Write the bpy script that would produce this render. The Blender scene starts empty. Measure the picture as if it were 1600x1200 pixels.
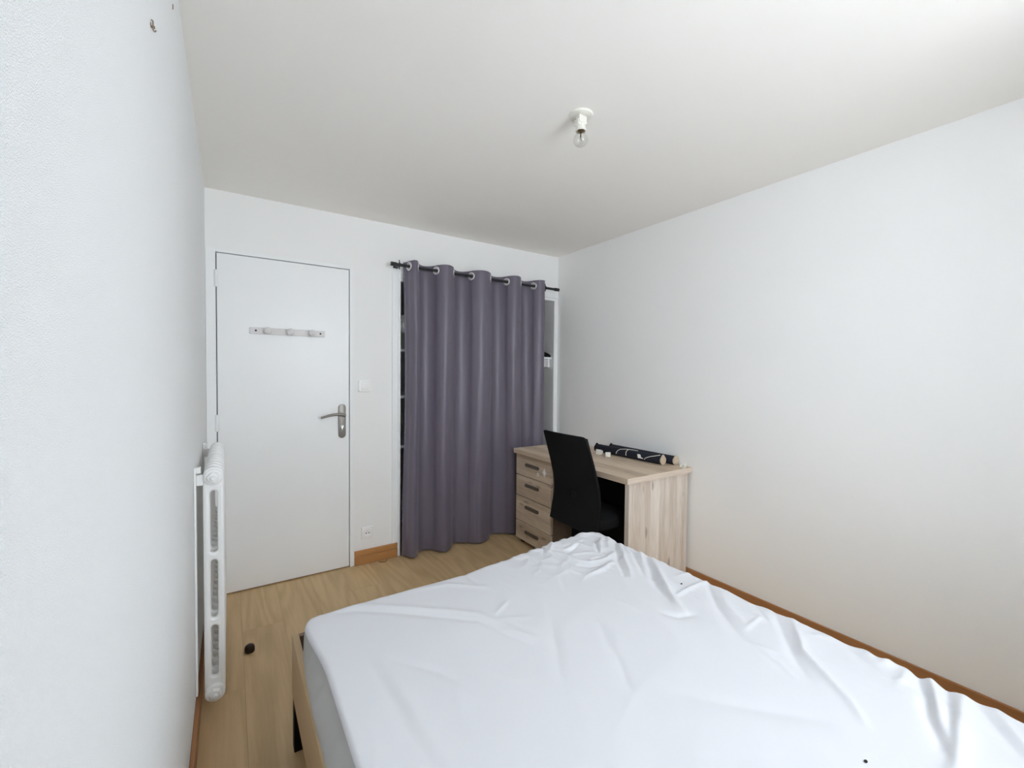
import bpy, bmesh, math, random
from mathutils import Vector, Matrix, noise
random.seed(7)
PI = math.pi
SC = bpy.context.scene
COL = SC.collection

# ------------------------------------------------------------------ camera
cam_d = bpy.data.cameras.new('camera')
cam_d.sensor_fit = 'HORIZONTAL'; cam_d.sensor_width = 36.0
cam_d.lens = 672.84 / 1600.0 * 36.0
cam_d.clip_start = 0.01; cam_d.clip_end = 200
cam = bpy.data.objects.new('camera', cam_d); COL.objects.link(cam)
_r = Vector((0.83637626, -0.54807905, 0.00917137))
_u = Vector((0.00626203, 0.02628351, 0.99963492))
_f = Vector((0.54812001, 0.83601348, -0.02541499))
cam.matrix_world = Matrix(((_r.x, _u.x, -_f.x, 0), (_r.y, _u.y, -_f.y, 0), (_r.z, _u.z, -_f.z, 1.3522), (0, 0, 0, 1)))
SC.camera = cam

# ------------------------------------------------------------------ sky, light, exposure
world = bpy.data.worlds.new('overcast_sky'); SC.world = world
world.use_nodes = True
_bg = world.node_tree.nodes['Background']
_bg.inputs[0].default_value = (0.92, 0.985, 1.055, 1)
_bg.inputs[1].default_value = 1.0
YF, TH = -0.45, 0.45   # rear wall face and its thickness
WX0, WX1, WZ0, WZ1 = 0.64, 1.58, 0.98, 2.22   # the window opening in the rear wall
portal_d = bpy.data.lights.new('window_portal', 'AREA')
portal_d.shape = 'RECTANGLE'; portal_d.size = WX1 - WX0; portal_d.size_y = WZ1 - WZ0
portal_d.cycles.is_portal = True
portal = bpy.data.objects.new('window_portal', portal_d); COL.objects.link(portal)
portal.location = ((WX0 + WX1) / 2, YF - TH - 0.01, (WZ0 + WZ1) / 2)
portal.rotation_euler = (PI / 2, 0, 0)
SC.view_settings.view_transform = 'Standard'
SC.view_settings.look = 'None'
SC.view_settings.gamma = 1
SC.view_settings.use_curve_mapping = False
SC.view_settings.exposure = 4.15
SC.cycles.max_bounces = 16
SC.cycles.diffuse_bounces = 12
SC.cycles.transparent_max_bounces = 16

XL, XR, YB, H = -0.116, 2.511, 3.08, 2.408

# ------------------------------------------------------------------ materials
def nodes_of(name, rough=0.6, spec=0.3):
    m = bpy.data.materials.new(name); m.use_nodes = True
    nt = m.node_tree; b = nt.nodes['Principled BSDF']
    b.inputs['Roughness'].default_value = rough
    b.inputs['Specular IOR Level'].default_value = spec
    return m, nt, b

def plain(name, col, rough=0.5, metal=0.0, spec=0.4, bump=0.0, bdist=0.001, bscale=200.0, vary=0.04, vscale=6.0):
    """a painted / plastic / metal surface: slight tone variation and fine relief"""
    m, nt, b = nodes_of(name, rough, spec)
    b.inputs['Metallic'].default_value = metal
    geo = nt.nodes.new('ShaderNodeNewGeometry')
    n = nt.nodes.new('ShaderNodeTexNoise'); n.inputs['Scale'].default_value = vscale; n.inputs['Detail'].default_value = 2
    nt.links.new(geo.outputs['Position'], n.inputs['Vector'])
    mx = nt.nodes.new('ShaderNodeMix'); mx.data_type = 'RGBA'
    mx.inputs['A'].default_value = tuple(c * (1 - vary) for c in col) + (1,)
    mx.inputs['B'].default_value = tuple(min(1, c * (1 + vary)) for c in col) + (1,)
    nt.links.new(n.outputs['Fac'], mx.inputs['Factor'])
    nt.links.new(mx.outputs['Result'], b.inputs['Base Color'])
    if bump:
        n2 = nt.nodes.new('ShaderNodeTexNoise'); n2.inputs['Scale'].default_value = bscale; n2.inputs['Detail'].default_value = 3
        nt.links.new(geo.outputs['Position'], n2.inputs['Vector'])
        bp = nt.nodes.new('ShaderNodeBump'); bp.inputs['Strength'].default_value = bump; bp.inputs['Distance'].default_value = bdist
        nt.links.new(n2.outputs['Fac'], bp.inputs['Height']); nt.links.new(bp.outputs['Normal'], b.inputs['Normal'])
    return m

def wood(name, light, dark, axis, stretch=14.0, scale=9.0, contrast=1.0, board=0.0, across=0, rough=0.5, cathedral=0.0, knots=0.0):
    """wood grain along `axis`; `board` > 0 gives glued strips of that width across `across`"""
    m, nt, b = nodes_of(name, rough, 0.3)
    N = nt.nodes.new; Lk = nt.links.new
    geo = N('ShaderNodeNewGeometry'); oi = N('ShaderNodeObjectInfo')
    def vec(s):
        mp = N('ShaderNodeMapping'); mp.vector_type = 'POINT'
        sc = [s, s, s]; sc[axis] = s / stretch
        mp.inputs['Scale'].default_value = sc
        return mp
    src = geo.outputs['Position']
    rnd = oi.outputs['Random']
    sh = N('ShaderNodeVectorMath'); sh.operation = 'SCALE'; sh.inputs[0].default_value = (3.1, 5.7, 4.3)
    Lk(rnd, sh.inputs['Scale'])
    tot = sh.outputs[0]
    brd = None
    if board:
        sx = N('ShaderNodeSeparateXYZ'); Lk(src, sx.inputs[0])
        dv = N('ShaderNodeMath'); dv.operation = 'DIVIDE'; dv.inputs[1].default_value = board; Lk(sx.outputs[across], dv.inputs[0])
        fl = N('ShaderNodeMath'); fl.operation = 'FLOOR'; Lk(dv.outputs[0], fl.inputs[0])
        wn = N('ShaderNodeTexWhiteNoise'); wn.noise_dimensions = '1D'; Lk(fl.outputs[0], wn.inputs['W'])
        brd = wn.outputs['Value']
        s2 = N('ShaderNodeVectorMath'); s2.operation = 'SCALE'; s2.inputs[0].default_value = (7.3, 2.9, 6.1); Lk(brd, s2.inputs['Scale'])
        ad0 = N('ShaderNodeVectorMath'); Lk(tot, ad0.inputs[0]); Lk(s2.outputs[0], ad0.inputs[1]); tot = ad0.outputs[0]
    ad = N('ShaderNodeVectorMath'); Lk(src, ad.inputs[0]); Lk(tot, ad.inputs[1])
    m1 = vec(scale); Lk(ad.outputs[0], m1.inputs['Vector'])
    n1 = N('ShaderNodeTexNoise'); n1.inputs['Scale'].default_value = 1.0; n1.inputs['Detail'].default_value = 5; n1.inputs['Distortion'].default_value = 0.6
    Lk(m1.outputs[0], n1.inputs['Vector'])
    m2 = vec(scale * 9); Lk(ad.outputs[0], m2.inputs['Vector'])
    n2 = N('ShaderNodeTexNoise'); n2.inputs['Scale'].default_value = 1.0; n2.inputs['Detail'].default_value = 3
    Lk(m2.outputs[0], n2.inputs['Vector'])
    a = N('ShaderNodeMath'); a.operation = 'MULTIPLY_ADD'; a.inputs[1].default_value = 0.35; Lk(n2.outputs['Fac'], a.inputs[0]); 
    a1 = N('ShaderNodeMath'); a1.operation = 'MULTIPLY'; a1.inputs[1].default_value = 0.65; Lk(n1.outputs['Fac'], a1.inputs[0]); Lk(a1.outputs[0], a.inputs[2])
    val = a.outputs[0]
    if cathedral:
        m3 = N('ShaderNodeMapping'); sc = [5.0, 5.0, 5.0]; sc[axis] = 5.0 / 9; m3.inputs['Scale'].default_value = sc
        Lk(ad.outputs[0], m3.inputs['Vector'])
        n3 = N('ShaderNodeTexNoise'); n3.inputs['Scale'].default_value = 1.0; n3.inputs['Detail'].default_value = 1.0
        Lk(m3.outputs[0], n3.inputs['Vector'])
        w = N('ShaderNodeMath'); w.operation = 'MULTIPLY'; w.inputs[1].default_value = 60; Lk(n3.outputs['Fac'], w.inputs[0])
        s = N('ShaderNodeMath'); s.operation = 'SINE'; Lk(w.outputs[0], s.inputs[0])
        c = N('ShaderNodeMath'); c.operation = 'MULTIPLY_ADD'; c.inputs[1].default_value = cathedral; Lk(s.outputs[0], c.inputs[0]); Lk(val, c.inputs[2])
        val = c.outputs[0]
    if brd is not None:
        c = N('ShaderNodeMath'); c.operation = 'MULTIPLY_ADD'; c.inputs[1].default_value = 0.22; Lk(brd, c.inputs[0]); Lk(val, c.inputs[2])
        c2 = N('ShaderNodeMath'); c2.operation = 'SUBTRACT'; c2.inputs[1].default_value = 0.11; Lk(c.outputs[0], c2.inputs[0]); val = c2.outputs[0]
    mr = N('ShaderNodeMapRange'); mr.inputs['From Min'].default_value = 0.5 - 0.22 / contrast; mr.inputs['From Max'].default_value = 0.5 + 0.22 / contrast
    Lk(val, mr.inputs['Value'])
    mx = N('ShaderNodeMix'); mx.data_type = 'RGBA'; mx.inputs['A'].default_value = tuple(dark) + (1,); mx.inputs['B'].default_value = tuple(light) + (1,)
    Lk(mr.outputs['Result'], mx.inputs['Factor'])
    out = mx.outputs['Result']
    if knots:
        mk = N('ShaderNodeMapping'); sc = [13.0, 13.0, 13.0]; sc[axis] = 4.5; mk.inputs['Scale'].default_value = sc
        Lk(ad.outputs[0], mk.inputs['Vector'])
        vo = N('ShaderNodeTexVoronoi'); vo.inputs['Scale'].default_value = 1.0; Lk(mk.outputs[0], vo.inputs['Vector'])
        nd = N('ShaderNodeMath'); nd.operation = 'MULTIPLY_ADD'; nd.inputs[1].default_value = 0.22; Lk(n2.outputs['Fac'], nd.inputs[0]); Lk(vo.outputs['Distance'], nd.inputs[2])
        kr = N('ShaderNodeMapRange'); kr.inputs['From Min'].default_value = 0.20; kr.inputs['From Max'].default_value = 0.29
        kr.inputs['To Min'].default_value = knots; kr.inputs['To Max'].default_value = 0.0
        Lk(nd.outputs[0], kr.inputs['Value'])
        mk2 = N('ShaderNodeMix'); mk2.data_type = 'RGBA'; Lk(out, mk2.inputs['A']); mk2.inputs['B'].default_value = tuple(c * 0.35 for c in dark) + (1,)
        Lk(kr.outputs['Result'], mk2.inputs['Factor']); out = mk2.outputs['Result']
    # each piece its own slight tone
    tn = N('ShaderNodeMath'); tn.operation = 'MULTIPLY_ADD'; tn.inputs[1].default_value = 0.06; tn.inputs[2].default_value = 0.97; Lk(rnd, tn.inputs[0])
    sm = N('ShaderNodeVectorMath'); sm.operation = 'SCALE'; Lk(out, sm.inputs[0]); Lk(tn.outputs[0], sm.inputs['Scale'])
    Lk(sm.outputs[0], b.inputs['Base Color'])
    bp = N('ShaderNodeBump'); bp.inputs['Strength'].default_value = 0.12; bp.inputs['Distance'].default_value = 0.001
    Lk(n2.outputs['Fac'], bp.inputs['Height']); Lk(bp.outputs['Normal'], b.inputs['Normal'])
    return m

def glass_mat(name, gloss=0.9, tint=(1, 1, 1)):
    m = bpy.data.materials.new(name); m.use_nodes = True
    nt = m.node_tree
    for n in list(nt.nodes): nt.nodes.remove(n)
    o = nt.nodes.new('ShaderNodeOutputMaterial'); mx = nt.nodes.new('ShaderNodeMixShader')
    t = nt.nodes.new('ShaderNodeBsdfTransparent'); t.inputs[0].default_value = tuple(tint) + (1,)
    g = nt.nodes.new('ShaderNodeBsdfGlossy'); g.inputs['Roughness'].default_value = 0.02
    f = nt.nodes.new('ShaderNodeLayerWeight'); f.inputs['Blend'].default_value = 0.5
    p = nt.nodes.new('ShaderNodeMath'); p.operation = 'POWER'; p.inputs[1].default_value = 4.0
    nt.links.new(f.outputs['Facing'], p.inputs[0])
    k = nt.nodes.new('ShaderNodeMath'); k.operation = 'MULTIPLY_ADD'; k.inputs[1].default_value = gloss * 0.8; k.inputs[2].default_value = gloss * 0.05
    nt.links.new(p.outputs[0], k.inputs[0]); nt.links.new(k.outputs[0], mx.inputs[0])
    nt.links.new(t.outputs[0], mx.inputs[1]); nt.links.new(g.outputs[0], mx.inputs[2])
    nt.links.new(mx.outputs[0], o.inputs[0])
    return m

def fabric(name, col, rough=0.7, weave=900.0, strength=0.15, sheen=0.0, col2=None, spec=0.25):
    m, nt, b = nodes_of(name, rough, spec)
    geo = nt.nodes.new('ShaderNodeNewGeometry')
    n = nt.nodes.new('ShaderNodeTexNoise'); n.inputs['Scale'].default_value = 5; n.inputs['Detail'].default_value = 3
    nt.links.new(geo.outputs['Position'], n.inputs['Vector'])
    mx = nt.nodes.new('ShaderNodeMix'); mx.data_type = 'RGBA'
    mx.inputs['A'].default_value = tuple(col) + (1,); mx.inputs['B'].default_value = tuple(col2 or col) + (1,)
    nt.links.new(n.outputs['Fac'], mx.inputs['Factor']); nt.links.new(mx.outputs['Result'], b.inputs['Base Color'])
    n2 = nt.nodes.new('ShaderNodeTexNoise'); n2.inputs['Scale'].default_value = weave; n2.inputs['Detail'].default_value = 2
    nt.links.new(geo.outputs['Position'], n2.inputs['Vector'])
    bp = nt.nodes.new('ShaderNodeBump'); bp.inputs['Strength'].default_value = strength; bp.inputs['Distance'].default_value = 0.0005
    nt.links.new(n2.outputs['Fac'], bp.inputs['Height']); nt.links.new(bp.outputs['Normal'], b.inputs['Normal'])
    b.inputs['Sheen Weight'].default_value = sheen
    return m

M = {}
M['wall'] = plain('white_stippled_paint', (0.925, 0.928, 0.922), 0.85, spec=0.2, bump=0.5, bscale=700, vary=0.012, vscale=2)
M['wall_left'] = plain('white_rough_paint', (0.935, 0.948, 0.95), 0.8, spec=0.2, bump=1.0, bdist=0.0020, bscale=800, vary=0.012, vscale=2)
M['ceiling'] = plain('white_ceiling_paint', (0.93, 0.908, 0.868), 0.9, spec=0.15, bump=0.4, bscale=500, vary=0.012, vscale=2)
M['gloss_white'] = plain('white_gloss_paint', (0.925, 0.94, 0.945), 0.35, spec=0.4, vary=0.01)
M['frame_white'] = plain('white_satin_paint', (0.925, 0.94, 0.945), 0.45, spec=0.35, vary=0.01)
M['radiator'] = plain('white_radiator_enamel', (0.85, 0.855, 0.85), 0.3, spec=0.5, bump=0.15, bscale=150, vary=0.01)
M['plastic'] = plain('white_plastic', (0.95, 0.95, 0.95), 0.3, spec=0.45, vary=0.01)
M['rack'] = plain('off_white_lacquer', (0.74, 0.72, 0.72), 0.4, spec=0.4, vary=0.01)
M['ivory'] = plain('ivory_plastic', (0.80, 0.79, 0.72), 0.4, spec=0.4, vary=0.02)
M['beige'] = plain('beige_plastic', (0.62, 0.52, 0.39), 0.45, spec=0.4)
M['dark'] = plain('dark_hole', (0.012, 0.012, 0.012), 0.7)
M['black'] = plain('black_plastic', (0.007, 0.007, 0.0075), 0.6, spec=0.15, bump=0.1)
M['mesh_black'] = fabric('black_mesh_fabric', (0.0055, 0.0055, 0.006), 0.95, 700, 0.3)
M['panel_black'] = plain('black_panel', (0.014, 0.013, 0.013), 0.7, spec=0.1)
M['tube'] = fabric('navy_black_blind_fabric', (0.014, 0.016, 0.026), 0.6, 900, 0.2, col2=(0.018, 0.02, 0.032))
M['iron'] = plain('black_painted_iron', (0.02, 0.02, 0.024), 0.4, spec=0.4)
M['ring'] = plain('polished_ring', (0.88, 0.88, 0.88), 0.35, metal=0.7)
M['steel'] = plain('brushed_steel', (0.70, 0.69, 0.68), 0.3, metal=1.0, vary=0.05, vscale=80)
M['nickel'] = plain('brushed_nickel', (0.27, 0.255, 0.23), 0.42, metal=0.7, vary=0.06, vscale=60)
M['brass'] = plain('dark_brass', (0.30, 0.20, 0.10), 0.35, metal=0.9)
M['screw'] = plain('zinc_screw', (0.30, 0.24, 0.2), 0.4, metal=0.8)
M['handle'] = plain('grey_brown_handle', (0.16, 0.13, 0.105), 0.4, spec=0.4, metal=0.3)
M['string'] = plain('cream_cord', (0.70, 0.68, 0.60), 0.8, spec=0.1)
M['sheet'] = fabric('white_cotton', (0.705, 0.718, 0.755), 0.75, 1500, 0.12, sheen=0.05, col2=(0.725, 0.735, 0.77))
M['mattress'] = fabric('white_ticking', (0.75, 0.75, 0.74), 0.8, 800, 0.2)
M['curtain'] = fabric('dark_plum_satin', (0.128, 0.112, 0.155), 0.43, 1200, 0.1, sheen=0.2, spec=0.7, col2=(0.140, 0.120, 0.165))
M['floor'] = wood('oak_laminate', (0.68, 0.49, 0.27), (0.50, 0.345, 0.18), 1, stretch=14, scale=10, contrast=0.9, cathedral=0.10, rough=0.42)
M['base'] = wood('varnished_pine_x', (0.60, 0.31, 0.12), (0.44, 0.20, 0.07), 0, stretch=16, scale=14, rough=0.4)
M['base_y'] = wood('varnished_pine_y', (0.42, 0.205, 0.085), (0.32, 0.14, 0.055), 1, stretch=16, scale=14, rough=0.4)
OAK_L, OAK_D = (0.74, 0.62, 0.48), (0.47, 0.355, 0.25)
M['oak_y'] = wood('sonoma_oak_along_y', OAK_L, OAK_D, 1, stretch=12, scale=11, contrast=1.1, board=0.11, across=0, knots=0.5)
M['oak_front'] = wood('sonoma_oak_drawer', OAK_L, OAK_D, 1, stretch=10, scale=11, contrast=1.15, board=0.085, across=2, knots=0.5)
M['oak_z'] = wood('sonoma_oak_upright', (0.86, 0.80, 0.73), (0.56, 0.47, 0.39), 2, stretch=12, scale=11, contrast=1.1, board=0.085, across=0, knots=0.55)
M['oak_shaded'] = wood('shade_darkened_oak', (0.26, 0.19, 0.13), (0.17, 0.115, 0.075), 2, stretch=12, scale=11)  # oak darkened to hold the deep shade on the drawer cabinet side
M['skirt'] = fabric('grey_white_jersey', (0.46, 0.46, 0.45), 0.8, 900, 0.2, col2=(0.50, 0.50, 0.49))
M['oak_edge'] = wood('sonoma_oak_edge', (0.80, 0.71, 0.61), (0.60, 0.48, 0.38), 0, stretch=12, scale=12, contrast=1.0)
M['bed_oak'] = wood('light_oak_veneer', (0.58, 0.42, 0.25), (0.46, 0.32, 0.18), 1, stretch=14, scale=12, contrast=0.8)
M['pane'] = glass_mat('window_glass', 0.8)
M['bulb'] = glass_mat('bulb_glass', 0.9, (0.95, 0.95, 0.94))
M['wood_brown'] = plain('dark_brown_rubber', (0.028, 0.012, 0.008), 0.45, spec=0.4)
M['grey'] = plain('pale_grey_melamine', (0.62, 0.62, 0.61), 0.5)
M['bag'] = fabric('white_plastic_bag', (0.88, 0.88, 0.88), 0.4, 60, 0.6)
M['green'] = plain('grey_green_card', (0.30, 0.32, 0.27), 0.6)

# ------------------------------------------------------------------ mesh helpers
def add_box(bm, x0, x1, y0, y1, z0, z1, bevel=0.0, seg=2):
    vs = [bm.verts.new((x, y, z)) for x in (x0, x1) for y in (y0, y1) for z in (z0, z1)]
    fs = [bm.faces.new([vs[i] for i in q]) for q in ((0, 1, 3, 2), (4, 6, 7, 5), (0, 4, 5, 1), (2, 3, 7, 6), (0, 2, 6, 4), (1, 5, 7, 3))]
    if bevel:
        es = list({e for f in fs for e in f.edges})
        bmesh.ops.bevel(bm, geom=es, offset=bevel, segments=seg, profile=0.5, affect='EDGES')
def box(*a, **k):
    bm = bmesh.new(); add_box(bm, *a, **k); return bm
def add_lathe(bm, prof, origin, axis='Z', n=32, cap=True):
    """prof = [(radius, height)...] turned about axis"""
    o = Vector(origin); rings = []
    ax = {'X': Vector((1, 0, 0)), 'Y': Vector((0, 1, 0)), 'Z': Vector((0, 0, 1)), '-X': Vector((-1, 0, 0)), '-Y': Vector((0, -1, 0)), '-Z': Vector((0, 0, -1))}[axis] if isinstance(axis, str) else Vector(axis).normalized()
    a = ax.orthogonal().normalized(); b = ax.cross(a)
    for r, h in prof:
        r = max(r, 1e-5)
        rings.append([bm.verts.new(o + ax * h + (a * math.cos(2 * PI * i / n) + b * math.sin(2 * PI * i / n)) * r) for i in range(n)])
    for p, q in zip(rings, rings[1:]):
        for i in range(n): bm.faces.new((p[i], p[(i + 1) % n], q[(i + 1) % n], q[i]))
    if cap:
        bm.faces.new(list(reversed(rings[0]))); bm.faces.new(rings[-1])
def lathe(*a, **k):
    bm = bmesh.new(); add_lathe(bm, *a, **k); return bm
def add_tube(bm, pts, r, n=10, closed=False, taper=None):
    pts = [Vector(p) for p in pts]; rings = []; N = len(pts); prev = None
    for i, p in enumerate(pts):
        if closed: t = pts[(i + 1) % N] - pts[i - 1]
        else: t = pts[min(i + 1, N - 1)] - pts[max(i - 1, 0)]
        t.normalize()
        a = (prev - t * prev.dot(t)) if prev else t.orthogonal()
        a.normalize(); prev = a; b = t.cross(a)
        rr = r if taper is None else r * taper[i]
        rings.append([bm.verts.new(p + (a * math.cos(2 * PI * k / n) + b * math.sin(2 * PI * k / n)) * rr) for k in range(n)])
    pairs = list(zip(rings, rings[1:])) + ([(rings[-1], rings[0])] if closed else [])
    for p, q in pairs:
        for k in range(n): bm.faces.new((p[k], p[(k + 1) % n], q[(k + 1) % n], q[k]))
    if not closed: bm.faces.new(list(reversed(rings[0]))); bm.faces.new(rings[-1])
def tube(*a, **k):
    bm = bmesh.new(); add_tube(bm, *a, **k); return bm
def smooth_path(pts, n=8):
    P = [Vector(p) for p in pts]; out = []
    for i in range(len(P) - 1):
        p0, p1, p2, p3 = P[max(i - 1, 0)], P[i], P[i + 1], P[min(i + 2, len(P) - 1)]
        for k in range(n):
            t = k / n
            out.append(0.5 * ((2 * p1) + (p2 - p0) * t + (2 * p0 - 5 * p1 + 4 * p2 - p3) * t * t + (3 * p1 - p0 - 3 * p2 + p3) * t ** 3))
    out.append(P[-1]); return out
def add_prism(bm, poly, lo, hi, plane='XZ', bevel=0.0):
    """poly in the plane, extruded from lo to hi along the third axis"""
    def P(u, v, w): return {'XZ': (u, w, v), 'YZ': (w, u, v), 'XY': (u, v, w)}[plane]
    a = [bm.verts.new(P(u, v, lo)) for u, v in poly]; b = [bm.verts.new(P(u, v, hi)) for u, v in poly]
    n = len(poly); fs = [bm.faces.new(a), bm.faces.new(list(reversed(b)))]
    for i in range(n): fs.append(bm.faces.new((a[i], b[i], b[(i + 1) % n], a[(i + 1) % n])))
    bmesh.ops.recalc_face_normals(bm, faces=fs)
    if bevel:
        es = [e for e in {e for f in fs[:2] for e in f.edges}]
        bmesh.ops.bevel(bm, geom=es, offset=bevel, segments=2, profile=0.5, affect='EDGES')
def prism(*a, **k):
    bm = bmesh.new(); add_prism(bm, *a, **k); return bm
def rrect(u0, u1, v0, v1, r, n=6):
    pts = []
    for cu, cv, a0 in ((u1 - r, v0 + r, -PI / 2), (u1 - r, v1 - r, 0), (u0 + r, v1 - r, PI / 2), (u0 + r, v0 + r, PI)):
        for k in range(n + 1):
            a = a0 + PI / 2 * k / n; pts.append((cu + r * math.cos(a), cv + r * math.sin(a)))
    return pts

ROOT = {}
def obj(name, bm, mat, parent=None, loc=None, smooth=None, label=None):
    """bm in world coordinates -> one mesh object; origin at `loc`, at its parent's base, or at its own base"""
    if loc is None:
        if parent is not None: loc = ROOT[parent.name]
        else:
            xs = [v.co for v in bm.verts]
            loc = Vector(((min(v.x for v in xs) + max(v.x for v in xs)) / 2, (min(v.y for v in xs) + max(v.y for v in xs)) / 2, min(v.z for v in xs)))
    loc = Vector(loc)
    bmesh.ops.translate(bm, verts=bm.verts, vec=-loc)
    bmesh.ops.recalc_face_normals(bm, faces=bm.faces)
    me = bpy.data.meshes.new(name); bm.to_mesh(me); bm.free()
    if smooth is not None:
        me.polygons.foreach_set('use_smooth', [True] * len(me.polygons))
        if smooth < 180: me.set_sharp_from_angle(angle=math.radians(smooth))
    me.materials.append(mat if not isinstance(mat, str) else M[mat])
    o = bpy.data.objects.new(name, me); COL.objects.link(o)
    if parent is not None:
        o.parent = parent; o.location = loc - ROOT[parent.name]
    else: o.location = loc
    ROOT[o.name] = loc
    if label: o['label'] = label
    return o
def tag(o, label, cat, group=None):
    o['label'] = label; o['category'] = cat
    if group: o['group'] = group
    return o
def thing(name, loc, label=None, cat=None, group=None):
    o = bpy.data.objects.new(name, None); o.empty_display_size = 0.05; COL.objects.link(o)
    o.location = loc; ROOT[o.name] = Vector(loc)
    if label: tag(o, label, cat, group)
    return o
def struct(name, bm, mat, smooth=None):
    o = obj(name, bm, mat, smooth=smooth); o['kind'] = 'structure'; return o
def struct_root(name, loc):
    o = thing(name, loc); o['kind'] = 'structure'; return o
def smst(a, b, x):
    t = max(0.0, min(1.0, (x - a) / (b - a))); return t * t * (3 - 2 * t)
# ------------------------------------------------------------------ room shell
T = 0.12
OX0, OX1, OZ = 1.030, 2.4635, 2.018           # closet opening
DX0, DX1, DZ = -0.062, 0.686, 2.043          # door leaf opening
struct('wall_left', box(XL - T, XL, YF - TH, YB + 0.8, -0.12, H + 0.1), 'wall_left')
struct('wall_right', box(XR, XR + T, YF - TH, YB + 0.8, -0.12, H + 0.1), 'wall')
bm = bmesh.new()
add_box(bm, XL, DX0 - 0.03, YB, YB + T, -0.1, H)
add_box(bm, DX0 - 0.03, DX1 + 0.02, YB, YB + T, DZ + 0.02, H)
add_box(bm, DX1 + 0.02, OX0, YB, YB + T, -0.1, H)
add_box(bm, OX0, OX1, YB, YB + T, OZ, H)
add_box(bm, OX1, XR, YB, YB + T, -0.1, H)
struct('wall_back', bm, 'wall')
bm = bmesh.new()
add_box(bm, XL, WX0, YF - TH, YF, -0.1, H); add_box(bm, WX1, XR, YF - TH, YF, -0.1, H)
add_box(bm, WX0, WX1, YF - TH, YF, -0.1, WZ0); add_box(bm, WX0, WX1, YF - TH, YF, WZ1, H)
struct('wall_rear', bm, 'wall')
struct('ceiling', box(XL - T, XR + T, YF - TH, YB + 0.8, H, H + 0.12), 'ceiling')
bm = bmesh.new()
add_box(bm, OX0 - 0.16, OX0 - 0.03, YB + T, YB + 0.8, -0.1, H)
add_box(bm, OX0 - 0.16, XR, YB + 0.68, YB + 0.8, -0.1, H)
add_box(bm, 2.4635, XR, YB + T, YB + 0.68, -0.1, H)
struct('wall_closet', bm, 'wall')

fl = struct('floor', box(XL - T, XR + T, YF - TH, YB + 0.8, -0.12, -0.008), 'dark')
pw, gap = 0.192, 0.0006
x = XL - 0.03; k = 0
while x < XR:
    y = YF - 1.28 + (k * 0.47) % 1.28
    while y < YB + 0.7:
        a, b = max(x, XL) + gap / 2, min(x + pw, XR) - gap / 2
        c, d = max(y, YF) + gap / 2, min(y + 1.285, YB + 0.68) - gap / 2
        if b - a > 0.01 and d - c > 0.01:
            obj('plank', box(a, b, c, d, -0.0085, 0.0), 'floor', fl)
        y += 1.285
    x += pw; k += 1

# window in the rear wall, behind the camera
win = struct_root('window_1', ((WX0 + WX1) / 2, YF - TH + 0.08, WZ0))
wy0, wy1 = YF - TH + 0.05, YF - TH + 0.11
bm = bmesh.new()
for a in ((WX0, WX0 + 0.05, WZ0, WZ1), (WX1 - 0.05, WX1, WZ0, WZ1), (WX0 + 0.05, WX1 - 0.05, WZ1 - 0.05, WZ1), (WX0 + 0.05, WX1 - 0.05, WZ0, WZ0 + 0.05)):
    add_box(bm, a[0], a[1], wy0, wy1, a[2], a[3], bevel=0.003)
obj('window_frame', bm, 'frame_white', win)
xm = (WX0 + WX1) / 2
for s0, s1 in ((WX0 + 0.05, xm), (xm, WX1 - 0.05)):
    bm = bmesh.new(); z0, z1 = WZ0 + 0.05, WZ1 - 0.05
    for a in ((s0, s0 + 0.045, z0, z1), (s1 - 0.045, s1, z0, z1), (s0 + 0.045, s1 - 0.045, z1 - 0.045, z1), (s0 + 0.045, s1 - 0.045, z0, z0 + 0.045)):
        add_box(bm, a[0], a[1], wy0 + 0.012, wy1 + 0.008, a[2], a[3], bevel=0.003)
    sash = obj('sash', bm, 'frame_white', win)
    obj('pane', box(s0 + 0.043, s1 - 0.043, wy0 + 0.028, wy0 + 0.032, z0 + 0.043, z1 - 0.043), 'pane', sash)
bm = box(xm - 0.012, xm + 0.012, wy1 + 0.008, wy1 + 0.016, 1.46, 1.56, bevel=0.003)
add_tube(bm, smooth_path([(xm, wy1 + 0.012, 1.5), (xm, wy1 + 0.045, 1.5), (xm, wy1 + 0.05, 1.47), (xm, wy1 + 0.05, 1.40)], 5), 0.008)
obj('window_handle', bm, 'frame_white', win, smooth=40)
obj('window_sill', box(WX0 - 0.04, WX1 + 0.04, YF - TH + 0.115, YF + 0.03, WZ0 - 0.025, WZ0 + 0.0, bevel=0.004), 'frame_white', win)

# baseboards
def base_bm(x0, x1, y0, y1, z1):
    return box(x0, x1, y0, y1, 0.0, z1, bevel=0.003)
bb = struct_root('baseboard_back', (0.87, YB, 0))
obj('lower_strip', base_bm(0.719, 1.020, YB - 0.014, YB, 0.058), 'base', bb)
obj('upper_strip', box(0.719, 1.020, YB - 0.011, YB, 0.0595, 0.101, bevel=0.003), 'base', bb)
struct('baseboard_right', base_bm(XR - 0.013, XR, YF, YB, 0.0865), 'base_y')
struct('baseboard_left', base_bm(XL, XL + 0.013, YF, YB, 0.092), 'base_y')

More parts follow.
